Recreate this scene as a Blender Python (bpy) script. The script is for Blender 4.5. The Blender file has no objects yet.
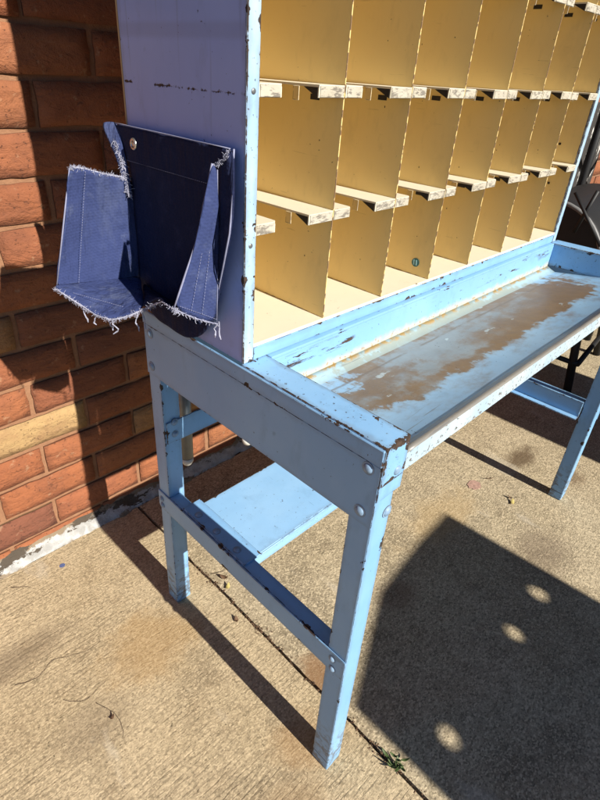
import bpy, bmesh, math, random
from mathutils import Vector, Matrix, noise as mnoise
random.seed(7)
S = bpy.context.scene
COL = S.collection
PI = math.pi

# ------------------------------------------------------------------ materials
class NT:
    def __init__(self, name):
        self.m = bpy.data.materials.new(name); self.m.use_nodes = True
        self.t = self.m.node_tree; self.b = self.t.nodes['Principled BSDF']
        self.geo = self.n('ShaderNodeNewGeometry'); self.P = self.geo.outputs['Position']
    def n(self, typ, **kw):
        x = self.t.nodes.new(typ)
        for k, v in kw.items(): setattr(x, k, v)
        return x
    def put(self, sock, v):
        if hasattr(v, 'links'): self.t.links.new(v, sock)
        elif isinstance(v, (tuple, list)) and len(v) == 3 and sock.type == 'RGBA': sock.default_value = (*v, 1)
        else: sock.default_value = v
    def vec(self, scale=(1,1,1), rot=(0,0,0), loc=(0,0,0), v=None):
        x = self.n('ShaderNodeMapping'); self.put(x.inputs['Vector'], v or self.P)
        x.inputs['Scale'].default_value = scale; x.inputs['Rotation'].default_value = rot; x.inputs['Location'].default_value = loc
        return x.outputs[0]
    def noise(self, scale, v=None, detail=4, rough=.55, dist=0):
        x = self.n('ShaderNodeTexNoise'); self.put(x.inputs['Vector'], v or self.P)
        x.inputs['Scale'].default_value = scale; x.inputs['Detail'].default_value = detail
        x.inputs['Roughness'].default_value = rough; x.inputs['Distortion'].default_value = dist
        return x.outputs['Fac']
    def voro(self, scale, v=None, out='Distance', feat='F1'):
        x = self.n('ShaderNodeTexVoronoi', feature=feat); self.put(x.inputs['Vector'], v or self.P)
        x.inputs['Scale'].default_value = scale
        return x.outputs[out]
    def ma(self, op, a, b=0.0, c=0.0, clamp=False):
        x = self.n('ShaderNodeMath', operation=op, use_clamp=clamp)
        self.put(x.inputs[0], a); self.put(x.inputs[1], b); self.put(x.inputs[2], c)
        return x.outputs[0]
    def step(self, v, lo, hi):           # 0 below lo, 1 above hi (smooth); lo > hi flips it
        x = self.n('ShaderNodeMapRange', interpolation_type='SMOOTHSTEP')
        self.put(x.inputs[0], v)
        if lo < hi: x.inputs[1].default_value, x.inputs[2].default_value, x.inputs[3].default_value, x.inputs[4].default_value = lo, hi, 0, 1
        else: x.inputs[1].default_value, x.inputs[2].default_value, x.inputs[3].default_value, x.inputs[4].default_value = hi, lo, 1, 0
        return x.outputs[0]
    def mix(self, f, a, b, mode='MIX'):
        x = self.n('ShaderNodeMix', data_type='RGBA', blend_type=mode)
        self.put(x.inputs[0], f); self.put(x.inputs[6], a); self.put(x.inputs[7], b)
        return x.outputs[2]
    def xyz(self, v=None):
        x = self.n('ShaderNodeSeparateXYZ'); self.put(x.inputs[0], v or self.P); return x.outputs
    def edge(self, r, samples=4):
        b = self.n('ShaderNodeBevel', samples=samples); b.inputs['Radius'].default_value = r
        d = self.n('ShaderNodeVectorMath', operation='DOT_PRODUCT')
        self.put(d.inputs[0], b.outputs[0]); self.put(d.inputs[1], self.geo.outputs['True Normal'])
        return self.ma('SUBTRACT', 1.0, d.outputs['Value'])
    def edged(self):                     # metres to the nearest edge of the box the face belongs to
        r_ = self.n('ShaderNodeAttribute', attribute_name='rel').outputs['Vector']; h_ = self.n('ShaderNodeAttribute', attribute_name='half').outputs['Vector']
        R_, H_ = self.xyz(r_), self.xyz(h_)
        a, b, c = (self.ma('MAXIMUM', self.ma('SUBTRACT', H_[i], self.ma('ABSOLUTE', R_[i])), 0.0) for i in range(3))
        med = self.ma('MAXIMUM', self.ma('MINIMUM', a, b), self.ma('MINIMUM', self.ma('MAXIMUM', a, b), c))
        return self.ma('ADD', med, self.ma('LESS_THAN', H_[0], 1e-7))
    def bump(self, h, strength, dist, nrm=None):
        x = self.n('ShaderNodeBump'); self.put(x.inputs['Height'], h)
        x.inputs['Strength'].default_value = strength; x.inputs['Distance'].default_value = dist
        if nrm: self.put(x.inputs['Normal'], nrm)
        return x.outputs[0]
    def out(self, col, rough=.5, nrm=None, metal=0.0, spec=.5):
        self.put(self.b.inputs['Base Color'], col); self.put(self.b.inputs['Roughness'], rough)
        self.put(self.b.inputs['Metallic'], metal); self.b.inputs['Specular IOR Level'].default_value = spec
        if nrm: self.put(self.b.inputs['Normal'], nrm)
        return self.m

def paint(name, base, base2, wear=.5, chip=.67, rust=(.058,.034,.022), rough=.42, extra=None, r=.008, scratch=True, corner=False):
    k = NT(name)
    big = k.noise(7, detail=5)
    c = k.mix(k.step(big, .35, .7), base, base2)
    grime = k.noise(28, k.vec((1,1,.45)), detail=6, rough=.65)
    c = k.mix(k.ma('MULTIPLY', k.step(grime, .52, .78), .35), c, tuple(v*.55 for v in base))
    tn = k.noise(160, detail=3); sp = k.noise(90, detail=5, rough=.7)
    chips = k.step(sp, chip, chip+.025)                      # small scattered chips
    d_ = k.edged()
    w_ = k.ma('ADD', k.ma('MULTIPLY', k.step(k.noise(60, detail=4, rough=.65), .32, .56), .0017),
              k.ma('ADD', k.ma('MULTIPLY', k.step(k.noise(36, detail=5, rough=.65), .56, .72), .0065), k.ma('MULTIPLY', k.step(k.noise(15, detail=5, rough=.6), .60, .70), .013)))
    w_ = k.ma('MULTIPLY', w_, wear)
    if corner: w_ = k.ma('ADD', w_, k.ma('MULTIPLY', k.ma('MULTIPLY', k.step(k.xyz()[1], .055, .0), k.step(k.noise(30, detail=5, rough=.65), .45, .68)), .0085))
    em = k.ma('MULTIPLY', k.step(k.ma('SUBTRACT', w_, d_), -.0002, .0004), k.step(w_, .0002, .0006))
    speck = k.step(k.noise(170, detail=3, rough=.6), chip+.01, chip+.04)
    chips = k.ma('MAXIMUM', chips, k.ma('MULTIPLY', speck, .8))
    # grime that gathers along the edges and in the middle of worn areas
    gr = k.ma('MULTIPLY', k.step(k.ma('ADD', d_, k.ma('MULTIPLY', k.ma('SUBTRACT', k.noise(30, detail=4), .5), .02)), .010, .0), .4*min(1, wear))
    c = k.mix(gr, c, (.12,.13,.14))
    m = k.ma('MAXIMUM', chips, em)
    if extra: m, c = extra(k, m, c)
    rc = k.mix(k.step(tn, .4, .6), rust, tuple(v*.45 for v in rust))
    if scratch:
        sc = k.step(k.noise(40, k.vec((9,.5,.5),(0,.5,.7)), detail=2), .74, .78)
        c = k.mix(k.ma('MULTIPLY', sc, .5), c, tuple(min(1, v*.45) for v in base))
    c2 = k.mix(m, c, rc)
    h = k.ma('ADD', k.ma('MULTIPLY', m, -1.0), k.ma('MULTIPLY', k.noise(300, detail=2), .25))
    nrm = k.bump(h, .5, .0006, k.bump(k.ma('ADD', k.noise(9, detail=2), k.ma('MULTIPLY', k.noise(45, k.vec((1,1,.25)), detail=3), .12)), .4, .005))
    return k.out(c2, k.ma('ADD', rough, k.ma('MULTIPLY', m, .35)), nrm)

def m_simple(name, col, rough=.6, metal=0, var=.25, scale=40, bump=.3):
    k = NT(name); f = k.noise(scale, detail=6, rough=.65)
    c = k.mix(f, tuple(v*(1-var) for v in col), tuple(min(1, v*(1+var)) for v in col))
    return k.out(c, rough, k.bump(f, bump, .001), metal)

BLUE = (.195,.39,.635); BLUE2 = (.23,.43,.66)

def side_extra(k, m, c):
    x, y, z = k.xyz()
    wob = k.ma('MULTIPLY', k.ma('SUBTRACT', k.noise(14, detail=3), .5), .008)
    d = k.ma('ABSOLUTE', k.ma('SUBTRACT', k.ma('ADD', z, wob), 1.1035))
    line = k.ma('MULTIPLY', k.step(k.ma('ADD', d, k.ma('MULTIPLY', k.ma('SUBTRACT', k.noise(130, detail=4, rough=.7), .5), .012)), .0016, .0002), k.step(k.ma('ADD', k.noise(26, k.vec((1,1,.3)), detail=4), k.ma('MULTIPLY', k.step(y, .42, .27), .08)), .49, .53))
    faint = k.ma('MULTIPLY', k.step(k.ma('ABSOLUTE', k.ma('SUBTRACT', z, 1.165)), .012, .004), .22)
    c = k.mix(faint, c, (.12,.14,.24))
    c = k.mix(k.ma('MULTIPLY', k.step(k.noise(60, k.vec((1,1,.05)), detail=2), .62, .7), .25), c, (.13,.17,.3))
    return k.ma('MAXIMUM', m, line), c

def riser_extra(k, m, c):
    x, y, z = k.xyz()
    st = k.step(k.noise(34, k.vec((.35,1,2.4), (0,.03,0)), detail=6, rough=.7), .545, .59)
    band = k.ma('MULTIPLY', k.step(k.ma('ABSOLUTE', k.ma('SUBTRACT', z, .738)), .016, .006), k.step(k.noise(6, detail=2), .44, .52))
    m = k.ma('MAXIMUM', m, k.ma('MULTIPLY', st, band))
    low = k.ma('MULTIPLY', k.step(k.ma('ADD', z, k.ma('MULTIPLY', k.ma('SUBTRACT', k.noise(40, detail=5), .5), .028)), .716, .700), .8)
    c = k.mix(low, c, (.46,.45,.33))
    c = k.mix(k.ma('MULTIPLY', low, k.step(k.noise(130, detail=4), .56, .62)), c, (.33,.17,.05))
    return m, c

def tray_extra(k, m, c):
    x, y, z = k.xyz()
    # long worn patch with rust at its front border
    n1 = k.ma('MULTIPLY', k.ma('SUBTRACT', k.noise(9, detail=9, rough=.68), .5), 1.25)
    n2 = k.ma('MULTIPLY', k.ma('SUBTRACT', k.noise(55, k.vec((1,.5,1),(0,0,.5)), detail=6, rough=.7), .5), .6)
    ax = k.ma('DIVIDE', k.ma('ABSOLUTE', k.ma('SUBTRACT', x, .545)), .425)
    ay = k.ma('DIVIDE', k.ma('ABSOLUTE', k.ma('SUBTRACT', y, .160)), .078)
    d = k.ma('ADD', k.ma('POWER', k.ma('ADD', k.ma('POWER', ax, 5.0), k.ma('POWER', ay, 5.0)), .2), k.ma('ADD', n1, n2))
    film = k.step(d, 1.20, .93)                    # thin grey film worn into the paint
    core = k.step(d, .70, .45)
    right = k.step(k.ma('ADD', x, k.ma('MULTIPLY', n1, .25)), .42, .72)
    rustn = k.noise(13, k.vec((1,1.6,1)), detail=9, rough=.7)
    rim = k.ma('MULTIPLY', k.step(d, 1.08, .99), k.step(d, .62, .88))
    ra = k.ma('ADD', k.ma('MULTIPLY', rim, .24), k.ma('MULTIPLY', k.ma('MULTIPLY', right, k.step(d, 1.06, .8)), .20))
    ra = k.ma('ADD', ra, k.ma('MULTIPLY', k.ma('MULTIPLY', k.step(k.ma('ADD', y, k.ma('MULTIPLY', n1, .05)), .185, .125), k.step(x, .22, .5)), k.ma('MULTIPLY', k.step(d, 1.05, .85), .15)))
    rusta = k.step(k.ma('ADD', rustn, ra), .45, .82)
    brown = k.mix(k.noise(45, detail=6, rough=.7), (.095,.052,.018), (.235,.145,.055))
    grey = k.mix(k.noise(18, detail=8, rough=.65), (.15,.155,.14), (.27,.30,.30))
    c = k.mix(k.ma('MULTIPLY', film, .85), c, grey)
    c = k.mix(k.ma('MULTIPLY', rusta, .88), c, brown)
    pale = k.ma('MULTIPLY', k.step(k.noise(22, k.vec((.8,1.5,1)), detail=5), .66, .69), film)
    c = k.mix(k.ma('MULTIPLY', pale, .6), c, (.42,.52,.55))
    # dark line where the bend of the sheet has worn through
    ln = k.ma('MULTIPLY', k.step(k.ma('ABSOLUTE', k.ma('SUBTRACT', k.ma('ADD', y, k.ma('MULTIPLY', n1, .012)), .196)), .004, .001), k.step(k.noise(9, detail=5), .42, .50))
    c = k.mix(k.ma('MULTIPLY', ln, .6), c, (.12,.085,.05))
    # pale bend along the riser, rust specks in it
    rs = k.step(y, .2215, .2225)
    c = k.mix(k.ma('MULTIPLY', rs, .55), c, (.36,.47,.45))
    c = k.mix(k.ma('MULTIPLY', k.step(k.ma('ADD', y, k.ma('MULTIPLY', n2, .03)), .236, .243), k.step(k.noise(60, detail=4), .42, .55)), c, (.40,.25,.08))
    # worn front roll
    fr = k.step(k.ma('ADD', y, k.ma('MULTIPLY', n2, .012)), .021, .015)
    c = k.mix(k.ma('MULTIPLY', fr, .9), c, k.mix(k.noise(50, k.vec((.3,1,1)), detail=5), (.11,.085,.06), (.30,.26,.20)))
    # knife scratches at the near end
    sc = k.ma('MULTIPLY', k.step(k.noise(34, k.vec((.2,9,1),(0,0,-.75)), detail=3), .66, .68), k.step(x, .36, .2))
    c = k.mix(k.ma('MULTIPLY', sc, .7), c, (.12,.12,.12))
    return m, c

M = {}
M['blue'] = paint('blue_paint', BLUE, BLUE2, wear=.5, chip=.70)
M['blue_side'] = paint('blue_paint_side', (.265,.375,.73), (.295,.41,.78), wear=.5, extra=side_extra, chip=.70)
M['blue_worn'] = paint('blue_paint_worn', BLUE, BLUE2, wear=1.15, chip=.655, corner=True)
M['blue_post'] = paint('blue_paint_post', (.31,.47,.66), (.44,.57,.67), wear=.8, chip=.645)
M['riser'] = paint('blue_paint_riser', BLUE, BLUE2, wear=.12, extra=riser_extra)
M['tray'] = paint('worn_tray_sheet', (.23,.40,.58), (.26,.43,.60), wear=.3, extra=tray_extra, rough=.36, chip=.69, scratch=False)
M['lip'] = paint('worn_lip_paint', (.34,.46,.55), (.50,.57,.59), wear=.8, chip=.61, rust=(.16,.13,.11), scratch=False)
M['blue_clean'] = paint('blue_paint_shelf', (.24,.44,.67), (.28,.48,.70), wear=.45, chip=.675)

def leg_extra(k, m, c):
    x, y, z = k.xyz()
    f = k.ma('MULTIPLY', k.step(z, .16, .05), k.step(k.noise(42, k.vec((1,1,1.5)), detail=7, rough=.7), .48, .56))
    c = k.mix(k.ma('MULTIPLY', f, .75), c, (.10,.10,.10))
    d = k.step(k.ma('ABSOLUTE', k.ma('SUBTRACT', z, .0265)), .0016, .0006)
    return k.ma('MAXIMUM', m, k.ma('MULTIPLY', d, .9)), c
M['leg'] = paint('blue_paint_leg', BLUE, BLUE2, wear=.55, extra=leg_extra, rust=(.05,.04,.034), chip=.69)

k = NT('yellow_paint')
f = k.noise(5, detail=4); g = k.noise(70, k.vec((1,1,.4)), detail=5)
oi = k.n('ShaderNodeObjectInfo').outputs['Random']
c = k.mix(f, (.75,.545,.205), (.79,.595,.25))
c = k.mix(k.ma('MULTIPLY', oi, .22), c, (.70,.55,.27))
c = k.mix(k.ma('MULTIPLY', k.step(k.noise(9, k.vec((1,1,.6)), detail=7, rough=.7), .52, .72), .3), c, (.52,.38,.17))
c = k.mix(k.ma('MULTIPLY', k.step(k.noise(24, k.vec((1,.5,9),(.35,0,0)), detail=2), .71, .74), .28), c, (.30,.20,.09))
c = k.mix(k.ma('MULTIPLY', k.step(g, .55, .8), .25), c, (.5,.36,.16))
e = k.edged(); spk = k.step(k.noise(110, detail=4, rough=.7), .70, .72)
em = k.ma('MULTIPLY', k.step(e, .0012, .0006), k.step(k.noise(90, detail=5), .46, .54))
c = k.mix(k.ma('MAXIMUM', spk, em), c, (.16,.09,.05))
M['yellow'] = k.out(c, .55, k.bump(k.noise(14, detail=2), .2, .003))
k = NT('cream_paint')
c = k.mix(k.noise(12, detail=4), (.61,.555,.42), (.67,.62,.49))
c = k.mix(k.ma('MULTIPLY', k.step(k.noise(45, detail=6, rough=.7), .60, .72), .4), c, (.45,.33,.18))
c = k.mix(k.step(k.noise(75, k.vec((.5,1,1)), detail=5, rough=.7), .685, .70), c, (.13,.08,.05))
M['cream'] = k.out(c, .55, k.bump(k.noise(60, detail=3), .2, .001))

k = NT('scuffed_label_paper')
a = k.noise(170, k.vec((.4,1,1.3)), detail=6, rough=.8); b = k.noise(50, k.vec((.7,1,1)), detail=3)
ink = k.ma('MULTIPLY', k.step(a, .505, .55), k.step(b, .38, .52))
c = k.mix(k.noise(30, detail=3), (.50,.47,.40), (.36,.31,.22))
c = k.mix(k.ma('MULTIPLY', ink, .7), c, (.075,.06,.05))
M['label'] = k.out(c, .7)

M['dark'] = m_simple('dark_gap', (.02,.015,.012), .8)
M['grime'] = m_simple('dark_grime', (.06,.055,.055), .8, 0, .5, 90)
M['steel'] = m_simple('galvanised_steel', (.20,.21,.21), .45, .6, .3, 60)
M['white_tip'] = m_simple('white_cap', (.62,.62,.58), .6)
M['bolt'] = m_simple('painted_bolt', (.20,.30,.42), .5, 0, .6, 160)
M['black'] = m_simple('black_steel', (.008,.008,.009), .6, 0, .4, 50)
M['grey_rim'] = m_simple('dull_grey_metal', (.17,.17,.17), .6, .2, .4, 40)
M['grom'] = m_simple('grommet_metal', (.55,.54,.5), .3, .9, .2, 80)
M['ply'] = m_simple('plywood', (.36,.25,.14), .7, 0, .3, 12)
M['cab'] = m_simple('shadow_box_paint', (.30,.31,.32), .5, 0, .1, 8)
M['teal'] = m_simple('teal_sticker', (.02,.12,.13), .5, 0, .1)
M['teal_mark'] = m_simple('pale_blue_ink', (.30,.55,.62), .5, 0, .1)
M['tan'] = m_simple('bare_wood_edge', (.40,.28,.15), .7, 0, .3, 30)

# canvas
def canvas(name, base, fade, fadeamt):
    k = NT(name)
    w1 = k.n('ShaderNodeTexWave', wave_type='BANDS', bands_direction='Z'); k.put(w1.inputs[0], k.P); w1.inputs['Scale'].default_value = 75
    w2 = k.n('ShaderNodeTexWave', wave_type='BANDS', bands_direction='DIAGONAL'); k.put(w2.inputs[0], k.P); w2.inputs['Scale'].default_value = 95
    w = k.ma('ADD', k.ma('MULTIPLY', w1.outputs['Fac'], .5), k.ma('MULTIPLY', w2.outputs['Fac'], .5))
    c = k.mix(k.noise(16, detail=5), base, tuple(v*1.35 for v in base))
    fz = k.ma('MULTIPLY', k.step(k.noise(26, detail=7, rough=.7), .5, .72), fadeamt)
    c = k.mix(fz, c, fade)
    c = k.mix(k.ma('MULTIPLY', w, .22), c, tuple(v*.5 for v in base))
    c = k.mix(k.ma('MULTIPLY', k.step(k.noise(8, k.vec((1.6,1,.5)), detail=6, rough=.65), .48, .66), .55*fadeamt), c, fade)
    n = k.bump(w, .3, .0006, k.bump(k.ma('ADD', k.noise(15, k.vec((1,1,.7)), detail=5), k.ma('MULTIPLY', k.noise(30, k.vec((1.5,1.5,.25)), detail=3), .5)), .9, .016))
    return k.out(c, .9, n, spec=.15)
M['canvas'] = canvas('blue_canvas', (.030,.042,.115), (.10,.12,.20), .65)
M['canvas_shaded'] = canvas('shaded_canvas_inside', (.012,.016,.045), (.03,.036,.085), .7)  # same cloth darkened, the shade inside the pouch put into its colour
M['fray'] = m_simple('frayed_white_thread', (.33,.335,.42), .95, 0, .55, 260)
M['hem'] = m_simple('faded_hem', (.22,.23,.33), .95, 0, .4, 150)

# brick
k = NT('brick')
rnd = k.n('ShaderNodeAttribute', attribute_name='tone').outputs['Fac']
ramp = k.n('ShaderNodeValToRGB'); k.put(ramp.inputs[0], rnd)
cr = ramp.color_ramp; cr.interpolation = 'LINEAR'
pts = [(0,(.27,.085,.032)),(.22,(.33,.115,.045)),(.4,(.22,.07,.032)),(.55,(.36,.14,.052)),(.68,(.30,.10,.042)),(.78,(.37,.20,.085)),(.86,(.40,.26,.115)),(.93,(.30,.11,.045)),(1,(.17,.06,.035))]
cr.elements[0].position, cr.elements[0].color = pts[0][0], (*pts[0][1],1)
cr.elements[1].position, cr.elements[1].color = 1, (*pts[-1][1],1)
for p_, c_ in pts[1:-1]:
    el = cr.elements.new(p_); el.color = (*c_, 1)
off = k.n('ShaderNodeVectorMath', operation='ADD'); k.put(off.inputs[0], k.P)
mt = k.n('ShaderNodeCombineXYZ'); k.put(mt.inputs[0], k.ma('MULTIPLY', rnd, 37.0)); k.put(mt.inputs[2], k.ma('MULTIPLY', rnd, 91.0)); k.put(off.inputs[1], mt.outputs[0])
PB = off.outputs[0]
vv = k.vec((1,1,1.6), v=PB)
n1 = k.noise(14, vv, detail=7, rough=.65); n2 = k.noise(70, PB, detail=5, rough=.75); n3 = k.noise(26, k.vec((.7,1,1.5), v=PB), detail=7, rough=.65, dist=.8)
c = k.mix(k.step(n1, .38, .7), ramp.outputs[0], k.mix(.40, ramp.outputs[0], (.16,.055,.03)))
c = k.mix(k.ma('MULTIPLY', k.step(n2, .5, .8), .5), c, (.10,.04,.025))
c = k.mix(k.ma('MULTIPLY', k.step(k.noise(55, detail=5), .62, .72), .35), c, (.45,.30,.18))
pores = k.step(k.noise(120, PB, detail=3, rough=.7), .645, .68)
c = k.mix(k.ma('MULTIPLY', pores, .45), c, (.07,.03,.018))
c = k.mix(k.ma('MULTIPLY', k.step(k.noise(5, detail=6, rough=.6), .52, .68), .30), c, (.12,.045,.025))
h = k.ma('SUBTRACT', k.ma('ADD', k.ma('MULTIPLY', n3, .8), k.ma('MULTIPLY', n2, .35)), k.ma('MULTIPLY', pores, .25))
M['brick'] = k.out(c, .88, k.bump(h, 1.0, .012))
k = NT('mortar')
n1 = k.noise(60, detail=6, rough=.7)
c = k.mix(n1, (.19,.09,.046), (.34,.175,.092))
M['mortar'] = k.out(c, .95, k.bump(n1, .8, .006))

# concrete
def concrete(name, broom, c1, c2, dark):
    k = NT(name)
    x, y, z = k.xyz()
    big = k.noise(3.2, detail=5, rough=.6); mid = k.noise(14, detail=6, rough=.65); fine = k.noise(125, detail=5, rough=.85)
    grit = k.voro(230)
    c = k.mix(k.step(big, .32, .68), c1, c2)
    c = k.mix(k.ma('MULTIPLY', k.step(mid, .47, .72), .5), c, dark)
    c = k.mix(k.ma('MULTIPLY', k.step(k.noise(6, k.vec((1,1,1),(0,0,0),(3,1,0)), detail=7, rough=.6), .52, .68), .42), c, tuple(v*.55 for v in dark))
    tilt = k.vec((1,1,1), (0,0,.13))
    wv = k.n('ShaderNodeTexWave', wave_type='BANDS', bands_direction='Y', wave_profile='SIN'); k.put(wv.inputs[0], k.vec((.16,1,1), (0,0,.13)))
    wv.inputs['Scale'].default_value = 31; wv.inputs['Distortion'].default_value = 6.0; wv.inputs['Detail'].default_value = 4; wv.inputs['Detail Scale'].default_value = 3.2; wv.inputs['Detail Roughness'].default_value = .65
    st2 = k.noise(230, k.vec((.07,1,1), (0,0,.13)), detail=3, rough=.7)
    some = k.ma('MULTIPLY', k.step(k.noise(4.5, detail=4), .40, .62), k.step(k.noise(38, k.vec((.25,1,1), (0,0,.13)), detail=4, rough=.65), .36, .58))
    groove = k.ma('MULTIPLY', k.step(wv.outputs['Fac'], .30, .08), some)
    lines = k.ma('SUBTRACT', k.ma('MULTIPLY', st2, .6), k.ma('MULTIPLY', groove, .5))
    c = k.mix(k.ma('MULTIPLY', groove, .45*broom), c, tuple(v*.40 for v in c1))
    c = k.mix(k.ma('MULTIPLY', k.step(st2, .47, .38), .34*max(broom,.35)), c, tuple(v*.45 for v in c1))
    cell = k.n('ShaderNodeTexVoronoi'); k.put(cell.inputs['Vector'], k.vec((.8,1.2,1), (0,0,.13))); cell.inputs['Scale'].default_value = 290
    cr_ = k.xyz(cell.outputs['Color'])[0]
    c = k.mix(k.ma('MULTIPLY', k.step(cr_, .62, .95), .36 if broom > .5 else .62), c, tuple(min(1, v*1.55) for v in c2))
    c = k.mix(k.ma('MULTIPLY', k.step(cr_, .36, .05), .42 if broom > .5 else .58), c, tuple(v*.36 for v in c1))
    c = k.mix(k.ma('MULTIPLY', k.step(fine, .53, .62), .45), c, tuple(v*.40 for v in c1))
    c = k.mix(k.ma('MULTIPLY', k.step(fine, .45, .37), .35), c, tuple(min(1, v*1.4) for v in c2))
    pit = k.step(k.noise(75, detail=4, rough=.75), .655, .675)
    sand = k.n('ShaderNodeTexWhiteNoise', noise_dimensions='3D'); sn = k.n('ShaderNodeVectorMath', operation='SNAP'); k.put(sn.inputs[0], k.P); sn.inputs[1].default_value = (.0022,.0022,.0022); k.put(sand.inputs['Vector'], sn.outputs[0])
    c = k.mix(k.ma('MULTIPLY', k.step(sand.outputs['Value'], .80, 1.0), .38), c, tuple(v*.35 for v in c1))
    c = k.mix(k.ma('MULTIPLY', k.step(sand.outputs['Value'], .18, .0), .30), c, tuple(min(1, v*1.5) for v in c2))
    c = k.mix(k.ma('MULTIPLY', pit, .8), c, tuple(v*.22 for v in c1))
    # stains
    def blot(cx, cy, rx, ry, col, amt):
        nonlocal c
        a = k.ma('DIVIDE', k.ma('SUBTRACT', x, cx), rx); b = k.ma('DIVIDE', k.ma('SUBTRACT', y, cy), ry)
        d = k.ma('SQRT', k.ma('ADD', k.ma('MULTIPLY', a, a), k.ma('MULTIPLY', b, b)))
        d = k.ma('ADD', d, k.ma('MULTIPLY', k.ma('SUBTRACT', mid, .5), 1.6))
        c = k.mix(k.ma('MULTIPLY', k.step(d, 1.1, .35), amt), c, col)
    if broom > .5:
        blot(-.10,.44,.14,.10, (.34,.20,.07), .45); blot(-.35,.60,.16,.05, (.15,.11,.07), .5)
        blot(-.28,.36,.09,.06, (.16,.12,.08), .35); blot(0,.07,.07,.06, (.30,.16,.06), .4); blot(-.1,.0,.1,.07, (.22,.13,.06), .35)
    else:
        blot(1.22,.18,.10,.05, (.10,.065,.035), .85); blot(1.25,.02,.06,.05, (.14,.09,.05), .6)
        blot(.125,.13,.05,.07, (.22,.11,.045), .75); blot(.75,.22,.2,.08, (.40,.27,.12), .4); blot(.42,.14,.07,.05, (.16,.09,.05), .5)
        blot(.85,-.05,.12,.1,(.14,.10,.07), .5)
    # pale scuffs
    c = k.mix(k.ma('MULTIPLY', k.step(k.noise(8, k.vec((1,.35,1),(0,0,.3)), detail=4), .63, .70), .35), c, (.52,.46,.36))
    h = k.ma('ADD', k.ma('MULTIPLY', lines, broom), k.ma('ADD', k.ma('MULTIPLY', fine, .35), k.ma('SUBTRACT', k.ma('MULTIPLY', cr_, .3), k.ma('MULTIPLY', pit, .6))))
    nrm = k.bump(h, .8, .0018, k.bump(mid, .25, .004))
    return k.out(c, .92, nrm, spec=.25)
M['conc_a'] = concrete('broomed_concrete', 1.0, (.385,.30,.18), (.465,.37,.235), (.23,.165,.095))
M['conc_b'] = concrete('gritty_concrete', .35, (.335,.27,.17), (.42,.345,.23), (.175,.135,.085))
M['soil'] = m_simple('dark_joint_dirt', (.035,.024,.016), .95, 0, .5, 90, .8)
k = NT('white_sealant')
n1 = k.noise(30, detail=6, rough=.65)
c = k.mix(k.step(n1, .38, .6), (.28,.275,.26), (.43,.425,.41))
c = k.mix(k.step(k.noise(18, k.vec((.5,1,1)), detail=6, rough=.7), .58, .63), c, (.10,.075,.05))
sx, sy, sz = k.xyz()
edge_ = k.step(k.ma('ADD', k.ma('ABSOLUTE', k.ma('SUBTRACT', sy, .846)), k.ma('MULTIPLY', k.ma('SUBTRACT', k.noise(28, detail=7, rough=.7), .5), .035)), .010, .0135)
c = k.mix(edge_, c, k.mix(n1, (.10,.07,.045), (.30,.23,.15)))
hole = k.step(k.ma('ADD', k.noise(20, k.vec((.45,1,1)), detail=6, rough=.7), k.ma('MULTIPLY', k.step(sy, .842, .853), .07)), .585, .61)
c = k.mix(hole, c, (.06,.045,.03))
M['seal'] = k.out(c, .8, k.bump(n1, .8, .01))
M['leaf_g'] = m_simple('green_leaf', (.055,.085,.022), .6, 0, .5, 60)
M['leaf_b'] = m_simple('dry_brown_leaf', (.11,.06,.03), .8, 0, .5, 90)
M['leaf_y'] = m_simple('yellow_leaf', (.45,.36,.12), .7, 0, .3, 90)
M['pink'] = m_simple('pink_paint_flake', (.36,.22,.17), .9, 0, .75, 140, .8)
M['twig'] = m_simple('dark_twig', (.05,.032,.02), .9, 0, .4, 90)
k = NT('peeling_white_board')
pm = k.step(k.noise(16, k.vec((1.3,1,.5)), detail=7, rough=.7), .56, .60)
c = k.mix(pm, (.03,.026,.024), (.62,.60,.57))
M['peel'] = k.out(c, .85, k.bump(pm, .5, .003))
M['shed'] = m_simple('sky_block_timber', (.035,.026,.02), .8, 0, .4, 12)
M['earth'] = m_simple('bare_earth', (.14,.10,.06), .95, 0, .3, 6)

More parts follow.
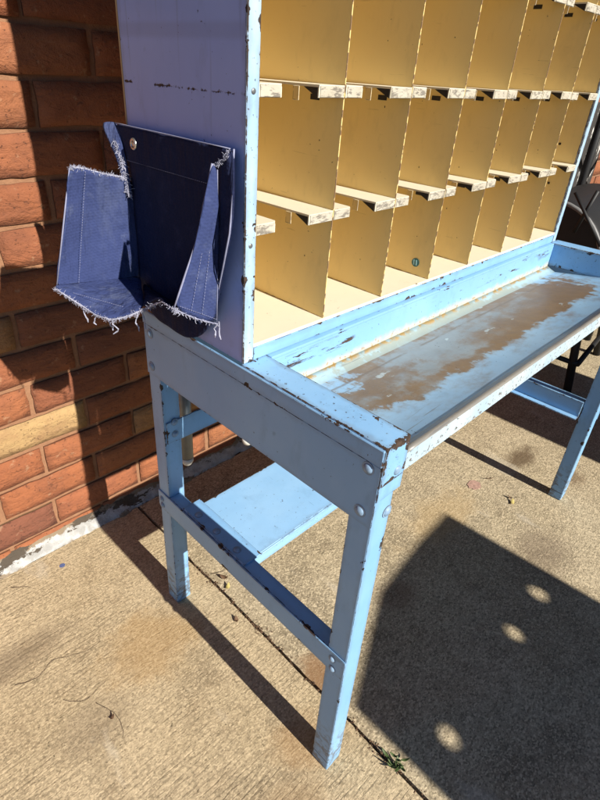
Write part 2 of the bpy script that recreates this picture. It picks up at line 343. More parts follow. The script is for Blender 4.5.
# ------------------------------------------------------------------ mesh helpers
class MB:
    def __init__(self): self.bm = bmesh.new()
    def box(self, x0, x1, y0, y1, z0, z1, bev=.0012, mi=0, seg=1):
        fl = self.bm.verts.layers.float_vector
        LR = fl.get('rel') or fl.new('rel'); LH = fl.get('half') or fl.new('half')
        old = set(self.bm.verts)
        r = bmesh.ops.create_cube(self.bm, size=1)
        vs = r['verts']
        bmesh.ops.scale(self.bm, vec=(x1-x0, y1-y0, z1-z0), verts=vs)
        bmesh.ops.translate(self.bm, vec=((x0+x1)/2, (y0+y1)/2, (z0+z1)/2), verts=vs)
        fs = {f for v in vs for f in v.link_faces}
        for f in fs: f.material_index = mi
        if bev:
            es = list({e for v in vs for e in v.link_edges})
            bmesh.ops.bevel(self.bm, geom=es, offset=bev, segments=seg, affect='EDGES', profile=.6)
        cc = Vector(((x0+x1)/2, (y0+y1)/2, (z0+z1)/2)); hh = Vector((abs(x1-x0)/2, abs(y1-y0)/2, abs(z1-z0)/2))
        for v in self.bm.verts:
            if v not in old: v[LR] = v.co - cc; v[LH] = hh
        return self
    def tube(self, pts, r, n=8, cap=True, mi=0):
        pts = [Vector(p) for p in pts]; rings = []
        rr = r if isinstance(r, (list, tuple)) else [r]*len(pts)
        ref = None
        for i, p in enumerate(pts):
            t = (pts[min(i+1, len(pts)-1)] - pts[max(i-1, 0)]).normalized()
            if ref is None: ref = Vector((0,0,1)) if abs(t.z) < .9 else Vector((1,0,0))
            a = t.cross(ref).normalized(); b = t.cross(a).normalized(); ref = a.cross(t)
            rings.append([self.bm.verts.new(p + a*math.cos(2*PI*j/n)*rr[i] + b*math.sin(2*PI*j/n)*rr[i]) for j in range(n)])
        for A, B in zip(rings, rings[1:]):
            for j in range(n):
                f = self.bm.faces.new((A[j], A[(j+1)%n], B[(j+1)%n], B[j])); f.smooth = n > 5; f.material_index = mi
        if cap:
            for R_ in (rings[0], rings[-1]):
                try: self.bm.faces.new(R_)
                except ValueError: pass
        return self
    def dome(self, c, axis, r, h, n=14, rings=4):
        c = Vector(c); ax = Vector(axis).normalized()
        a = ax.orthogonal().normalized(); b = ax.cross(a)
        prev = None
        for i in range(rings+1):
            th = (PI/2)*i/rings
            rad, hh = r*math.cos(th), h*math.sin(th)
            if i == rings: cur = [self.bm.verts.new(c + ax*hh)]
            else: cur = [self.bm.verts.new(c + ax*hh + (a*math.cos(2*PI*j/n)+b*math.sin(2*PI*j/n))*rad) for j in range(n)]
            if prev:
                for j in range(n):
                    f = self.bm.faces.new((prev[j], prev[(j+1)%n], cur[0]) if len(cur) == 1 else (prev[j], prev[(j+1)%n], cur[(j+1)%n], cur[j])); f.smooth = True
            prev = cur
        return self
    def torus(self, c, axis, R, r, n=24, m=8, arc=(0, 2*PI), ref=None):
        c = Vector(c); ax = Vector(axis).normalized(); a = (ref or ax.orthogonal()).normalized(); b = ax.cross(a)
        full = abs(arc[1]-arc[0]-2*PI) < 1e-6
        pts = [c + (a*math.cos(t)+b*math.sin(t))*R for t in [arc[0]+(arc[1]-arc[0])*i/n for i in range(n+1)]]
        return self.tube(pts, r, m, cap=not full)
    def prism(self, outline, lo, hi, axis='z', bev=0, mi=0):
        def P(u, v, w): return {'z': (u, v, w), 'y': (u, w, v), 'x': (w, u, v)}[axis]
        A = [self.bm.verts.new(P(u, v, lo)) for u, v in outline]; B = [self.bm.verts.new(P(u, v, hi)) for u, v in outline]
        n = len(A); fs = [self.bm.faces.new(A[::-1]), self.bm.faces.new(B)]
        for i in range(n): fs.append(self.bm.faces.new((A[i], A[(i+1)%n], B[(i+1)%n], B[i])))
        for f in fs: f.material_index = mi
        if bev:
            es = list({e for f in fs for e in f.edges})
            bmesh.ops.bevel(self.bm, geom=es, offset=bev, segments=1, affect='EDGES')
        return self
    def build(self, name, mats, parent=None, tri=False):
        bmesh.ops.recalc_face_normals(self.bm, faces=self.bm.faces[:])
        me = bpy.data.meshes.new(name)
        if parent is not None:
            bmesh.ops.translate(self.bm, vec=-parent_world(parent), verts=self.bm.verts[:])
        self.bm.to_mesh(me); self.bm.free()
        for m in (mats if isinstance(mats, (list, tuple)) else [mats]): me.materials.append(m)
        o = bpy.data.objects.new(name, me); COL.objects.link(o); o.parent = parent
        return o
def parent_world(o):
    v = Vector((0,0,0))
    while o is not None: v += o.location; o = o.parent
    return v
def thing(name, label, cat, loc=(0,0,0), group=None):
    o = bpy.data.objects.new(name, None); COL.objects.link(o); o.location = loc; o.empty_display_size = .1
    return tag(o, label, cat, group)
def tag(o, label, cat, group=None, kind=None):
    o['label'] = label; o['category'] = cat
    if group: o['group'] = group
    if kind: o['kind'] = kind
    return o
def struct(o, kind='structure'):
    o['kind'] = kind; return o
def base_origin(o):          # move a one-mesh thing's origin to the base of its mesh
    vs = [v.co for v in o.data.vertices]
    c = Vector((sum(v.x for v in vs)/len(vs), sum(v.y for v in vs)/len(vs), min(v.z for v in vs)))
    o.data.transform(Matrix.Translation(-c)); o.location = c
    return o

# ------------------------------------------------------------------ dimensions
H, W, D, X1 = .76, .0378, .524, 1.136
XC1, YC, ZB, X0, P = 1.112, .2555, .787, .0167, .1533
LEDGE = .048

# ------------------------------------------------------------------ the table
T = thing('sorting_table', 'sky blue steel sorting table with chipped paint and a rust-worn tray', 'table', (X1/2, D/2, 0))
for (x, y) in ((0,0), (0,D-W), (X1-W,0), (X1-W,D-W)):
    leg = MB().box(x, x+W, y, y+W, .0, .699, .0022, seg=2).build('leg', M['leg'], T)
# end panels (aprons), rolled top flanges and corner plates
def end_panel(x, s):
    a = MB()
    xs = sorted((x, x - s*.0022))
    a.box(xs[0], xs[1], -.0005, D+.0005, .630, .731, .0008)
    xs = sorted((x, x - s*.0036))
    a.box(xs[0], xs[1], -.0012, D+.001, .7315, .7575, .0012)
    xs = sorted((x - s*.0018, x + s*LEDGE))
    a.box(xs[0], xs[1], -.0022, -.0002, .677, .7565, .0006)
    return a.build('end_panel', M['blue'], T)
pl = end_panel(0, 1); pr = end_panel(X1, -1)
MB().box(-.0008, LEDGE, -.003, YC+.004, .700, .7602, .0025, seg=2).build('ledge', M['blue_worn'], T)
MB().box(X1-LEDGE, X1+.0008, -.003, YC+.004, .700, .7602, .0025, seg=2).build('ledge', M['blue_worn'], T)
# bolts
def bolt(c, ax, r=.0072, h=.0042, par=T):
    b = MB(); b.dome(c, ax, r, h)
    c = Vector(c); ax = Vector(ax)
    b.tube([c - ax*.0008, c + ax*.0007], r*1.30, 16, mi=1)
    return b.build('bolt', [M['bolt'], M['grime']], par)
for (y, z) in ((.018,.721), (.020,.650), (.505,.716), (.508,.649)): bolt((-.0022,y,z), (-1,0,0))
for z in (.714,.643): bolt((.030,-.0022 if z > .677 else -.0003,z), (0,-1,0))
for (y, z) in ((.025,.326), (.022,.303), (.512,.323), (.511,.306)): bolt((-.003,y,z), (-1,0,0), .0055, .004)
for z in (.527,.499): bolt((.022,D-W-.003,z), (0,-1,0), .006)
for z in (.714,.643): bolt((X1-.030,-.0022 if z > .677 else -.0003,z), (0,-1,0))
for y in (.404,.345,.283): bolt((.015,y,.3445), (0,0,1), .0065, .0025)
# crossbars
def crossbar(x, s):
    a = MB()
    xs = sorted((x, x - s*.003)); a.box(xs[0], xs[1], -.0008, D+.0008, .294, .3415, .001)
    xs = sorted((x + s*.0005, x + s*.027)); a.box(xs[0], xs[1], W+.0004, D-W-.0004, .3375, .3412, .0008)
    o = a.build('crossbar', M['blue'], T)
    xs = sorted((x + s*.002, x + s*.044))
    MB().box(xs[0], xs[1], .246, .440, .3414, .3446, .0008).build('shelf_bracket', M['blue'], T)
crossbar(0, 1); crossbar(X1, -1)
MB().box(X1-.046, X1-.0405, W+.001, D-W-.001, .300, .352, .0008).box(X1-.066, X1-.046, W+.001, D-W-.001, .300, .3035, .0006).build('stretcher', M['blue'], T)
MB().box(.004, X1-.004, D-W-.003, D-W-.0002, .480, .530, .0008).build('rear_rail', M['blue'], T)
MB().box(.06, X1-.04, D-.012, D-.002, .56, .70, .0008).build('rear_panel', M['blue'], T)
# lower shelf with a turned-down front edge
s = MB(); s.box(.0285, X1-.03, .2535, .4315, .3335, .3368, .0008); s.box(.0285, X1-.03, .2505, .2533, .312, .3362, .001)
s.build('lower_shelf', M['blue_clean'], T)
# tray: folded sheet, subdivided profile swept along x
prof = [(.2455,.6985),(.2365,.6935),(.2225,.6895),(.15,.6995),(.08,.710),(.022,.7195),(.012,.7265),(.006,.7315),(.001,.7325),(-.0018,.7300),(-.0022,.7030)]
t = MB(); NX = 40; rows = []
for i in range(NX+1):
    x = LEDGE + .0005 + (X1-2*LEDGE-.001)*i/NX
    rows.append([t.bm.verts.new((x, y, z + (mnoise.noise((x*5, y*9, 1.3))*.0016 if .02 < y < .23 else 0))) for y, z in prof])
for A, B in zip(rows, rows[1:]):
    for j in range(len(prof)-1):
        f = t.bm.faces.new((A[j], A[j+1], B[j+1], B[j])); f.material_index = 1 if j == len(prof)-2 else 0; f.smooth = j not in (len(prof)-2,)
tray = t.build('tray', [M['tray'], M['lip']], T)
sm = tray.modifiers.new('thick', 'SOLIDIFY'); sm.thickness = .0022; sm.offset = -1 if True else 1
# riser between tray and case
MB().box(LEDGE+.0008, X1-LEDGE-.0008, .2465, .2500, .688, .7545, .0006).box(LEDGE+.0008, X1-LEDGE-.0008, .2466, .2640, .7548, .7600, .0008).build('riser', M['riser'], T)
# two capped tubes hanging behind the rear rail
for (x, zb, mat) in ((.107,.318,'steel'), (.292,.285,'white_tip')):
    MB().tube([(x,.575,.60),(x,.575,zb+.022)], .0145, 18).build('hanging_tube', M[mat], T)
    MB().tube([(x,.575,zb+.023),(x,.575,zb+.012),(x,.575,zb+.004),(x,.575,zb)], [.0149,.0142,.010,.003], 18).build('tube_cap', M['white_tip'], T)
    MB().box(x-.012, x+.012, .520, .600, .60, .606).build('tube_bracket', M['blue'], T)

# ------------------------------------------------------------------ the pigeonhole case
ZT = 1.752
C = thing('pigeonhole_case', 'tall open pigeonhole case with blue sides and yellow compartments standing on the blue sorting table', 'shelving', (XC1/2, (YC+D)/2, H))
MB().box(.0016, .0165, YC+.0035, D+.001, .7604, ZT, .0008).build('side_panel', M['blue_side'], C)
MB().box(.0165, .0172, YC+.006, D-.004, ZB-.001, ZT-.02, 0).build('side_lining', M['yellow'], C)
MB().box(.0008, .0200, YC, YC+.004, .7604, ZT, .001).build('front_post', M['blue_post'], C)
MB().box(0.0012, .0165, D+.0012, D+.005, .7604, ZT, .0006).build('rear_edge', M['tan'], C)
MB().box(XC1-.016, XC1, YC+.0035, D, .7604, ZT, .0008).build('side_panel', M['blue_side'], C)
MB().box(XC1-.0168, XC1-.016, YC+.006, D-.004, ZB-.001, ZT-.02, 0).build('side_lining', M['yellow'], C)
MB().box(XC1-.0195, XC1+.0008, YC, YC+.004, .7604, ZT, .001).build('front_post', M['blue_post'], C)
MB().box(.0205, XC1-.0200, YC+.0005, YC+.02, .7604, ZB-.006, .001).build('base_rail', M['blue'], C)
f_ = MB(); f_.box(.0175, XC1-.0175, YC+.0005, D-.008, ZB-.0055, ZB, .0008); f_.build('floor_board', M['cream'], C)
MB().box(.0005, XC1, YC, D, ZT+.0005, ZT+.02, .001).build('top_board', M['blue'], C)
MB().box(.0165, XC1-.016, D-.0075, D-.001, .762, ZT, 0).build('back_panel', M['yellow'], C)
SZ = [.9585, 1.1168, 1.275, 1.4335, 1.592]
for i in range(1, 7):
    xd = X0 + i*P
    d = MB(); d.box(xd-.0009, xd+.0009, YC+.0012, D-.008, ZB+.0004, ZT-.001, .0004)
    for z in SZ: d.box(xd-.00135, xd-.00095, .300, .317, z-.0205, z-.0135, 0, mi=1)
    for q in range(3):
        yy, zz = random.uniform(.29,.34), random.uniform(.81,1.25)
        d.box(xd-.0013, xd-.00092, yy, yy+.0012, zz, zz+random.uniform(.001,.003), 0, mi=1)
    dv = d.build('divider', [M['yellow'], M['dark']], C)
    if i == 3:
        st = MB().tube([(xd-.0021,.2905,.8125),(xd-.0014,.2905,.8125)], .0085, 24).build('sticker', M['teal'], dv)
        w = MB()
        for q in (0, 1):
            y0 = .2945 - q*.0055
            w.prism([(y0+.0014,.8175),(y0-.0012,.8175),(y0-.0026,.8075),(y0-.0004,.8075)], xd-.0026, xd-.0022, 'x')
        w.build('sticker_mark', M['teal_mark'], st)
for i in range(7):
    xa = X0 + i*P + (.0025 if i == 0 else .0018); xb = X0 + (i+1)*P - .0018
    if i == 6: xb = XC1-.0173
    for r, z in enumerate(SZ):
        lt = xa + .039 + random.uniform(-.002,.002); rt = xb - .050 + random.uniform(-.002,.002)
        yf, yn, yb = YC+.0008, .385, D-.008
        o = [(xa,yf),(lt-.004,yf),(lt,yf+.004),(lt,yn-.012),(lt+.012,yn),(rt-.012,yn),(rt,yn-.012),(rt,yf),(xb,yf),(xb,yb),(xa,yb)]
        s = MB(); dz = random.uniform(-.0012,.0012)
        s.prism(o, z-.0028+dz, z+dz, 'z')
        # folded-down tab fronts and the little clip under the notch
        s.box(xa, lt-.003, yf, yf+.0022, z-.0145+dz, z-.0030+dz, .0003)
        s.box(rt, xb, yf, yf+.0022, z-.0145+dz, z-.0030+dz, .0003)
        s.prism([(yf+.0023,z-.0031+dz),(yf+.0023,z-.0145+dz),(yf+.027,z-.0031+dz)], rt-.0003, xb-.0005, 'x', mi=1)  # dark wedge filling the hollow behind the tab, its shade given as colour
        s.box(rt-.0016, rt-.0006, .290, .301, z-.0195+dz, z-.003+dz, .0003, mi=2)
        so = s.build('shelf', [M['cream'], M['dark'], M['yellow']], C)
        for (u, v) in ((xa+.0005, lt-.0045), (rt+.001, xb-.0005)):
            a = random.uniform(0,.004)
            MB().box(u+a*.4, v-a*.3, yf-.0011, yf-.0002, z-.0138+dz, z-.0008+dz, .0002).build('label_strip', M['label'], so)
for z in (1.0,1.107,1.262,.905):
    b = MB(); b.tube([(XC1-.0176,.31,z),(XC1-.0168,.31,z)], .0032, 12); b.build('screw_hole', M['dark'], C)
for z in (.932,1.108,1.29): MB().dome((.0105,YC-.0002,z), (0,-1,0), .0035, .0012, 10).build('rivet', M['steel'], C)

# ------------------------------------------------------------------ torn canvas pouch
B = thing('canvas_pouch', 'torn navy canvas pouch with frayed white edges hanging on the blue case', 'pouch', (-.05, .41, .75))
def sheet(name, grid, mat, parent, th=.0022, sub=2):
    b = MB(); vs = [[b.bm.verts.new(Vector(p) + .0035*Vector((1.3*mnoise.noise((p[0]*30, p[1]*30, p[2]*18)), 1.5*mnoise.noise((p[0]*26+9, p[1]*26, p[2]*16)), .3*mnoise.noise((p[0]*30, p[1]*30+5, p[2]*20))))) for p in row] for row in grid]
    for A, C2 in zip(vs, vs[1:]):
        for j in range(len(A)-1):
            f = b.bm.faces.new((A[j], A[j+1], C2[j+1], C2[j])); f.smooth = True
    o = b.build(name, mat, parent)
    if sub:
        m = o.modifiers.new('sub', 'SUBSURF'); m.levels = m.render_levels = sub
    m = o.modifiers.new('th', 'SOLIDIFY'); m.thickness = th; m.offset = 0
    return o
def lerp(a, b, t): return tuple(u + (v-u)*t for u, v in zip(a, b))
def coons(top, bot, nr, bulge=None):
    g = []
    for r in range(nr+1):
        t = r/nr; g.append([lerp(a, b, t) if not bulge else tuple(q + d for q, d in zip(lerp(a, b, t), bulge(c/(len(top)-1), t))) for c, (a, b) in enumerate(zip(top, bot))])
    return g
# back panel: flat on the case, its near edge curling away
rowsz = []
for z, ya, yb, xe in ((1.047,.552,.268,-.007),(1.035,.545,.265,-.010),(1.0,.518,.259,-.016),(.955,.515,.251,-.028),(.91,.512,.266,-.026),(.86,.510,.292,-.016),(.815,.516,.312,-.010),(.775,.512,.338,-.009),(.759,.476,.378,-.009)):
    row = []
    for c in range(9):
        t = c/8; y = ya + (yb-ya)*t
        x = -.006 - .004*math.sin(PI*t)*(1 if z < 1.03 else .3) + (xe+.006)*max(0, (t-.72)/.28)**1.5
        x += .003*mnoise.noise((y*14, z*14, .3)) if z < 1.03 else 0
        row.append((min(x, -.004), y, z))
    rowsz.append(row)
sheet('back_cloth', rowsz, M['canvas_shaded'], B)
# top band, doubled cloth
sheet('top_band', [[(-.0105+.001*math.sin(c*2), .548+(.270-.548)*c/8, z + .001*math.sin(c*3)) for c in range(9)] for z in (1.047,1.030,1.012,1.000)], M['canvas_shaded'], B, .0025)
# far ear of the top band, folded out, with shredded threads below it
sheet('torn_ear', [[(-.006,.535,1.050),(-.016,.548,1.049),(-.026,.556,1.048)],[(-.011,.520,1.030),(-.018,.530,1.026),(-.024,.538,1.022)],[(-.013,.510,1.005),(-.017,.514,1.000),(-.021,.520,.997)],[(-.012,.507,.978),(-.015,.508,.970),(-.020,.512,.968)],[(-.011,.505,.955),(-.013,.505,.95),(-.015,.507,.95)]], M['canvas'], B, .002)
# far gusset, facing the sun
gt = [(-.104,.505,.9975),(-.098,.506,.9985),(-.080,.508,.9945),(-.055,.508,.986),(-.030,.511,.980),(-.006,.515,.974)]
gb = [(-.150,.503,.836),(-.136,.505,.831),(-.110,.508,.823),(-.080,.509,.818),(-.048,.511,.814),(-.006,.515,.806)]
sheet('far_gusset', coons(gt, gb, 7, lambda u, v: (.012*math.sin(PI*v)*u, .006*math.sin(PI*u)*math.sin(PI*v)+.002*mnoise.noise((u*5, v*5, 2)), 0)), M['canvas'], B)
# bottom cloth sloping out to the torn front edge
bt = [(-.151,.502,.840),(-.128,.504,.835),(-.100,.509,.830),(-.072,.511,.827),(-.040,.514,.824),(-.006,.516,.820)]
bb = [(-.152,.496,.835),(-.140,.462,.822),(-.128,.432,.811),(-.117,.408,.808),(-.098,.392,.815),(-.078,.382,.824)]
sheet('bottom_cloth', coons(bt, bb, 5, lambda u, v: (0, 0, .005*math.sin(PI*u)*math.sin(PI*v))), M['canvas'], B)
bt2 = [(-.078,.382,.824),(-.052,.43,.818),(-.030,.47,.814),(-.008,.505,.812)]
bb2 = [(-.086,.300,.850),(-.062,.305,.840),(-.038,.315,.815),(-.012,.33,.80)]
sheet('bottom_cloth', coons(bt2, bb2, 5, lambda u, v: (.004*math.sin(PI*v)*(1-u), 0, .018*math.sin(PI*v)*(1-u))), M['canvas_shaded'], B)
# near gusset, a narrow strip widening downwards
nt = [(-.0225,.290,1.029),(-.0195,.289,1.026),(-.0165,.288,1.022)]
nm = [(-.052,.288,.938),(-.035,.284,.934),(-.0185,.286,.930)]
nb = [(-.088,.290,.858),(-.057,.284,.838),(-.024,.284,.821)]
g = []
for r in range(9):
    t = r/8
    g.append([lerp(lerp(a, m_, min(1, t*2)), b_, max(0, t*2-1)) for a, m_, b_ in zip(nt, nm, nb)])
sheet('near_gusset', g, M['canvas'], B, .002)
# grommet
MB().torus((-.0135,.486,1.0265), (-1,0,0), .0062, .0022, 20, 8).build('grommet', M['grom'], B)
MB().dome((-.0125,.486,1.0265), (-1,0,0), .0045, .003, 12).build('grommet_stud', M['grom'], B)
# hems and fraying
def poly(pts, n):
    out = []
    for a, b in zip(pts, pts[1:]):
        for i in range(n): out.append(lerp(a, b, i/n))
    return out + [pts[-1]]
fr = MB(); rnd = random.Random(3)
def fray(pts, n, L, r=.0005, down=.5, spread=1.0, dirv=(0,0,0)):
    P_ = poly(pts, 12)
    for i in range(n):
        c = Vector(P_[rnd.randrange(len(P_))]); c += Vector((rnd.gauss(0,.0012), rnd.gauss(0,.0012), rnd.gauss(0,.0012)))
        d = Vector((rnd.gauss(0,spread)+dirv[0], rnd.gauss(0,spread)+dirv[1], rnd.gauss(0,spread)-down+dirv[2])).normalized()
        q = [c]; l = L*rnd.choice((.3,.4,.5,.6,.8,1.0,1.5,2.2))
        for s_ in range(3):
            d = (d + Vector((rnd.gauss(0,.45), rnd.gauss(0,.45), rnd.gauss(0,.45)-.15*down))).normalized()
            q.append(q[-1] + d*l/3)
        fr.tube(q, [r, r, r*.9, r*.6], 4, cap=False)
edge_low = [gb[0], (-.153,.497,.835), *bb[1:], (-.078,.355,.840), (-.080,.330,.853), nb[0]]
fray(gt, 700, .0024, .00028, .3)
fray(edge_low[:8], 1000, .0029, .00028, .9)
fray(edge_low[7:], 60, .003, .0004, .2)
fray([nb[0],(-.084,.29,.853)], 200, .0028, .00028, .5)
fray([(-.02,.29,1.026),(-.014,.28,1.034),(-.016,.268,1.045)], 190, .0026, .00028, .5)
fray([(-.019,.530,1.026),(-.017,.514,1.000),(-.018,.512,.98),(-.016,.507,.955)], 420, .0050, .00036, 1.4)
fray([nb[2], nb[1], nb[0]], 80, .0035, .0004, .8)
for (a, L) in (((-.136,.455,.818), .022), ((-.128,.435,.811), .018), ((-.115,.408,.806), .022), ((-.120,.42,.809),.02), ((-.086,.387,.82), .028), ((-.083,.384,.821), .034), ((-.024,.283,.822), .022), ((-.021,.283,.824), .026)):
    q = [Vector(a)]
    for s_ in range(5): q.append(q[-1] + Vector((rnd.gauss(0,.0022), rnd.gauss(0,.0022), -L/5)))
    fr.tube(q, [.0009,.0011,.0008,.0010,.0013,.0006], 5)
fr.build('frayed_threads', M['fray'], B)
MB().tube(poly(edge_low[1:6], 3) + poly(edge_low[5:], 3)[1:], .0012, 6).build('torn_edge', M['fray'], B)
MB().tube(poly(gt, 2), .0013, 6).build('torn_edge', M['fray'], B)
for pts_, r_h in (([r_[0] for r_ in g], .0014), (nb, .0011), ([r_[-1] for r_ in g], .0006), ([(x_-.0005, y_, z_) for x_, y_, z_ in [r_[-1] for r_ in rowsz[:7]]], .0012), ([gt[0], lerp(gt[0], gb[0], .5), gb[0]], .0010), (poly([(-.0115,.548,1.049),(-.0125,.41,1.0485),(-.0115,.270,1.0475)], 4), .0008)):
    MB().tube(pts_, [r_h*rnd.uniform(.7,1.25) for _ in pts_], 6).build('hem', M['hem'], B)
def stitches(a, b, n, off=(0,0,0)):
    stt = MB()
    for i in range(n):
        p = Vector(lerp(a, b, i/n)); q = Vector(lerp(a, b, (i+.6)/n)); o_ = Vector(off)
        stt.tube([p+o_, q+o_], .00032, 4)
    return stt.build('stitch_line', M['hem'], B)
stitches((-.082,.5045,.992), (-.116,.5035,.834), 44)
stitches((-.0185,.2865,1.0), (-.050,.2815,.842), 40); stitches((-.024,.2865,1.0), (-.066,.2835,.850), 40)
stitches((-.082,.285,.862), (-.025,.2815,.829), 18)
stitches((-.013,.545,1.0015), (-.0135,.272,1.0015), 60)
stitches((-.137,.478,.829), (-.098,.404,.822), 24, (0,0,.003))

# ------------------------------------------------------------------ brick wall
YW = .862; CP = .0868; Z0 = .05; BL = .245; J = .0105
wb = MB(); br = random.Random(11); TL = wb.bm.verts.layers.float.new('tone')
x_lo, x_hi = -1.7, 4.6
nb_ = 0
for r_ in range(-1, 31):
    z0 = Z0 + r_*CP + J/2; z1 = z0 + CP - J
    off = -.115 if r_ % 2 == 0 else -.115 + BL/2
    kx = math.floor((x_lo-off)/BL)
    x = off + kx*BL
    while x < x_hi:
        xa, xb = x + J/2 + br.uniform(-.002,.002), x + BL - J/2 + br.uniform(-.002,.002)
        near = -.7 < xa < .9 and z0 < 1.35
        nx, nz = (10, 4) if near else (3, 2)
        yo = br.uniform(-.0015,.0015); seed = br.uniform(0, 99)
        ring = {}; tone = br.uniform(0, .74) if br.random() < .93 else br.uniform(.74, 1)
        if abs(xa+.2375) < .02: tone = {3: .86, 1: .12, 5: .3, 7: .2, 9: .1}.get(r_, tone)
        if abs(xa-.0075) < .02: tone = {1: .62, 3: .45, 5: .98}.get(r_, tone)
        if abs(xa+.115) < .02 and r_ in (2, 4, 6): tone = (.25, .42, .97)[r_//2-1]
        if abs(xa+.36) < .02: tone = {2: .1, 0: .99, 4: .22}.get(r_, tone)
        for i in range(nx+1):
            for j in range(nz+1):
                u, v = i/nx, j/nz
                px, pz = xa + (xb-xa)*u, z0 + (z1-z0)*v
                eb = i in (0, nx) or j in (0, nz)
                jx = .0034*mnoise.noise((px*40, seed, pz*40)); jz = .0030*mnoise.noise((seed, px*30, pz*40))
                y = YW + yo + .0014*mnoise.noise((px*18, seed, pz*30)) + .0012*mnoise.noise((px*70, seed, pz*90)) + (.0045 if eb else 0)
                ring[i, j] = wb.bm.verts.new((px + jx, y, pz + jz)); ring[i, j][TL] = tone
        for i in range(nx):
            for j in range(nz):
                f = wb.bm.faces.new((ring[i,j], ring[i+1,j], ring[i+1,j+1], ring[i,j+1])); f.smooth = True
        loop = [ring[i,0] for i in range(nx)] + [ring[nx,j] for j in range(nz)] + [ring[i,nz] for i in range(nx,0,-1)] + [ring[0,j] for j in range(nz,0,-1)]
        back = [wb.bm.verts.new((v.co.x, YW+.03, v.co.z)) for v in loop]
        for a in range(len(loop)):
            wb.bm.faces.new((loop[a], back[a], back[(a+1)%len(loop)], loop[(a+1)%len(loop)]))
        x += BL
# mortar sheet, slightly rough, and the wall body behind it
mv = {}
NXm, NZm = 150, 90
for i in range(NXm+1):
    for j in range(NZm+1):
        px, pz = x_lo + (x_hi-x_lo)*i/NXm, -.05 + 2.85*j/NZm
        mv[i, j] = wb.bm.verts.new((px, YW+.0088+.0018*mnoise.noise((px*25, 5, pz*25)), pz))
for i in range(NXm):
    for j in range(NZm):
        f = wb.bm.faces.new((mv[i,j], mv[i+1,j], mv[i+1,j+1], mv[i,j+1])); f.material_index = 1; f.smooth = True
wb.box(x_lo, x_hi, YW+.031, YW+.23, -.05, 2.8, 0, mi=1)
wall = wb.build('brick_wall', [M['brick'], M['mortar']])
tag(base_origin(wall), 'red brown brick wall with sandy mortar behind the blue table', 'wall')

# ------------------------------------------------------------------ ground
def slab(name, x0, x1, y0, y1, mat, jag=None, z1=0.0, z0=-.09):
    b = MB(); n = 160
    if jag is None: b.box(x0, x1, y0, y1, z0, z1, .004)
    else:
        pts = []
        ys = [-1.2 + (y1+1.2)*i/n for i in range(n+1)]
        def off(y): return .0024*mnoise.noise((y*30, jag, 0)) + .004*mnoise.noise((y*8, jag*.1, 3))
        if jag > 0: pts = [(x0,y0),(x1,y0)] + [(x1+off(y), y) for y in ys] + [(x0,y1)]
        else: pts = [(x1,y1),(x1,y0),(x0,y0)][::-1]; pts = [(x0,y0),(x1,y0),(x1,y1)] + [(x0+off(y), y) for y in ys[::-1]]
        b.prism(pts, z0, z1, 'z', .0015)
    return struct(b.build(name, mat))
slab('concrete_slab', -7, .0962, -7, .836, M['conc_a'], jag=1.0)
slab('concrete_slab', .1032, 8, -7, .836, M['conc_b'], jag=-1.0, z1=-.0005)
struct(MB().box(-7, 8, -7, .87, -.4, -.012, 0).build('joint_bed', M['soil']))
struct(MB().box(-60, 60, -60, 60, -.6, -.4005, 0).build('ground', M['earth']))
# lumpy white sealant along the foot of the wall
sv = {}; sb = MB(); NS, NR = 420, 8
for i in range(NS+1):
    x = -1.6 + 4.6*i/NS
    wd = .034 + .012*mnoise.noise((x*9, 1, 0)) + .012*mnoise.noise((x*28, 2, 0)) + .006*mnoise.noise((x*80, 2, 0)); ht = .036 + .012*mnoise.noise((x*7, 4, 0))
    for j in range(NR+1):
        t = j/NR; y = YW + .006 - wd*t - (.006*mnoise.noise((x*60, 8, 0)) if j == NR else 0)
        z = ht*(1-t)**1.3 + .004*(1-t*.5)*mnoise.noise((x*40, t*3, 6)) + .003*math.sin(PI*t) + .0012
        if j == NR: z = -.003
        sv[i, j] = sb.bm.verts.new((x, y, z))
for i in range(NS):
    for j in range(NR):
        f = sb.bm.faces.new((sv[i,j], sv[i+1,j], sv[i+1,j+1], sv[i,j+1])); f.smooth = True
tag(base_origin(sb.build('sealant_strip', M['seal'])), 'lumpy white sealant strip along the foot of the brick wall', 'sealant')
# litter in the joint
lt = MB(); lr = random.Random(5)
for i in range(700):
    y = lr.choice([lr.uniform(-.25,.84), lr.gauss(.47,.06), lr.gauss(.30,.05), lr.gauss(-.03,.05)]); x = .1 + lr.gauss(0,.0055); a = lr.uniform(0, PI); s_ = lr.uniform(.001,.0045)
    z = lr.uniform(-.004,.002)
    p = [(x + s_*math.cos(a), y + s_*math.sin(a)), (x - s_*.4*math.sin(a), y + s_*.4*math.cos(a)), (x - s_*math.cos(a), y - s_*math.sin(a)), (x + s_*.4*math.sin(a), y - s_*.4*math.cos(a))]
    tl = lr.uniform(-.002,.002)
    v = [lt.bm.verts.new((q[0], q[1], z + tl*(-1)**n_)) for n_, q in enumerate(p)]
    lt.bm.faces.new(v)
tag(lt.build('leaf_litter', M['leaf_b']), 'dark crumbs of dead leaf caught in the joint of the concrete', 'litter', kind='stuff')

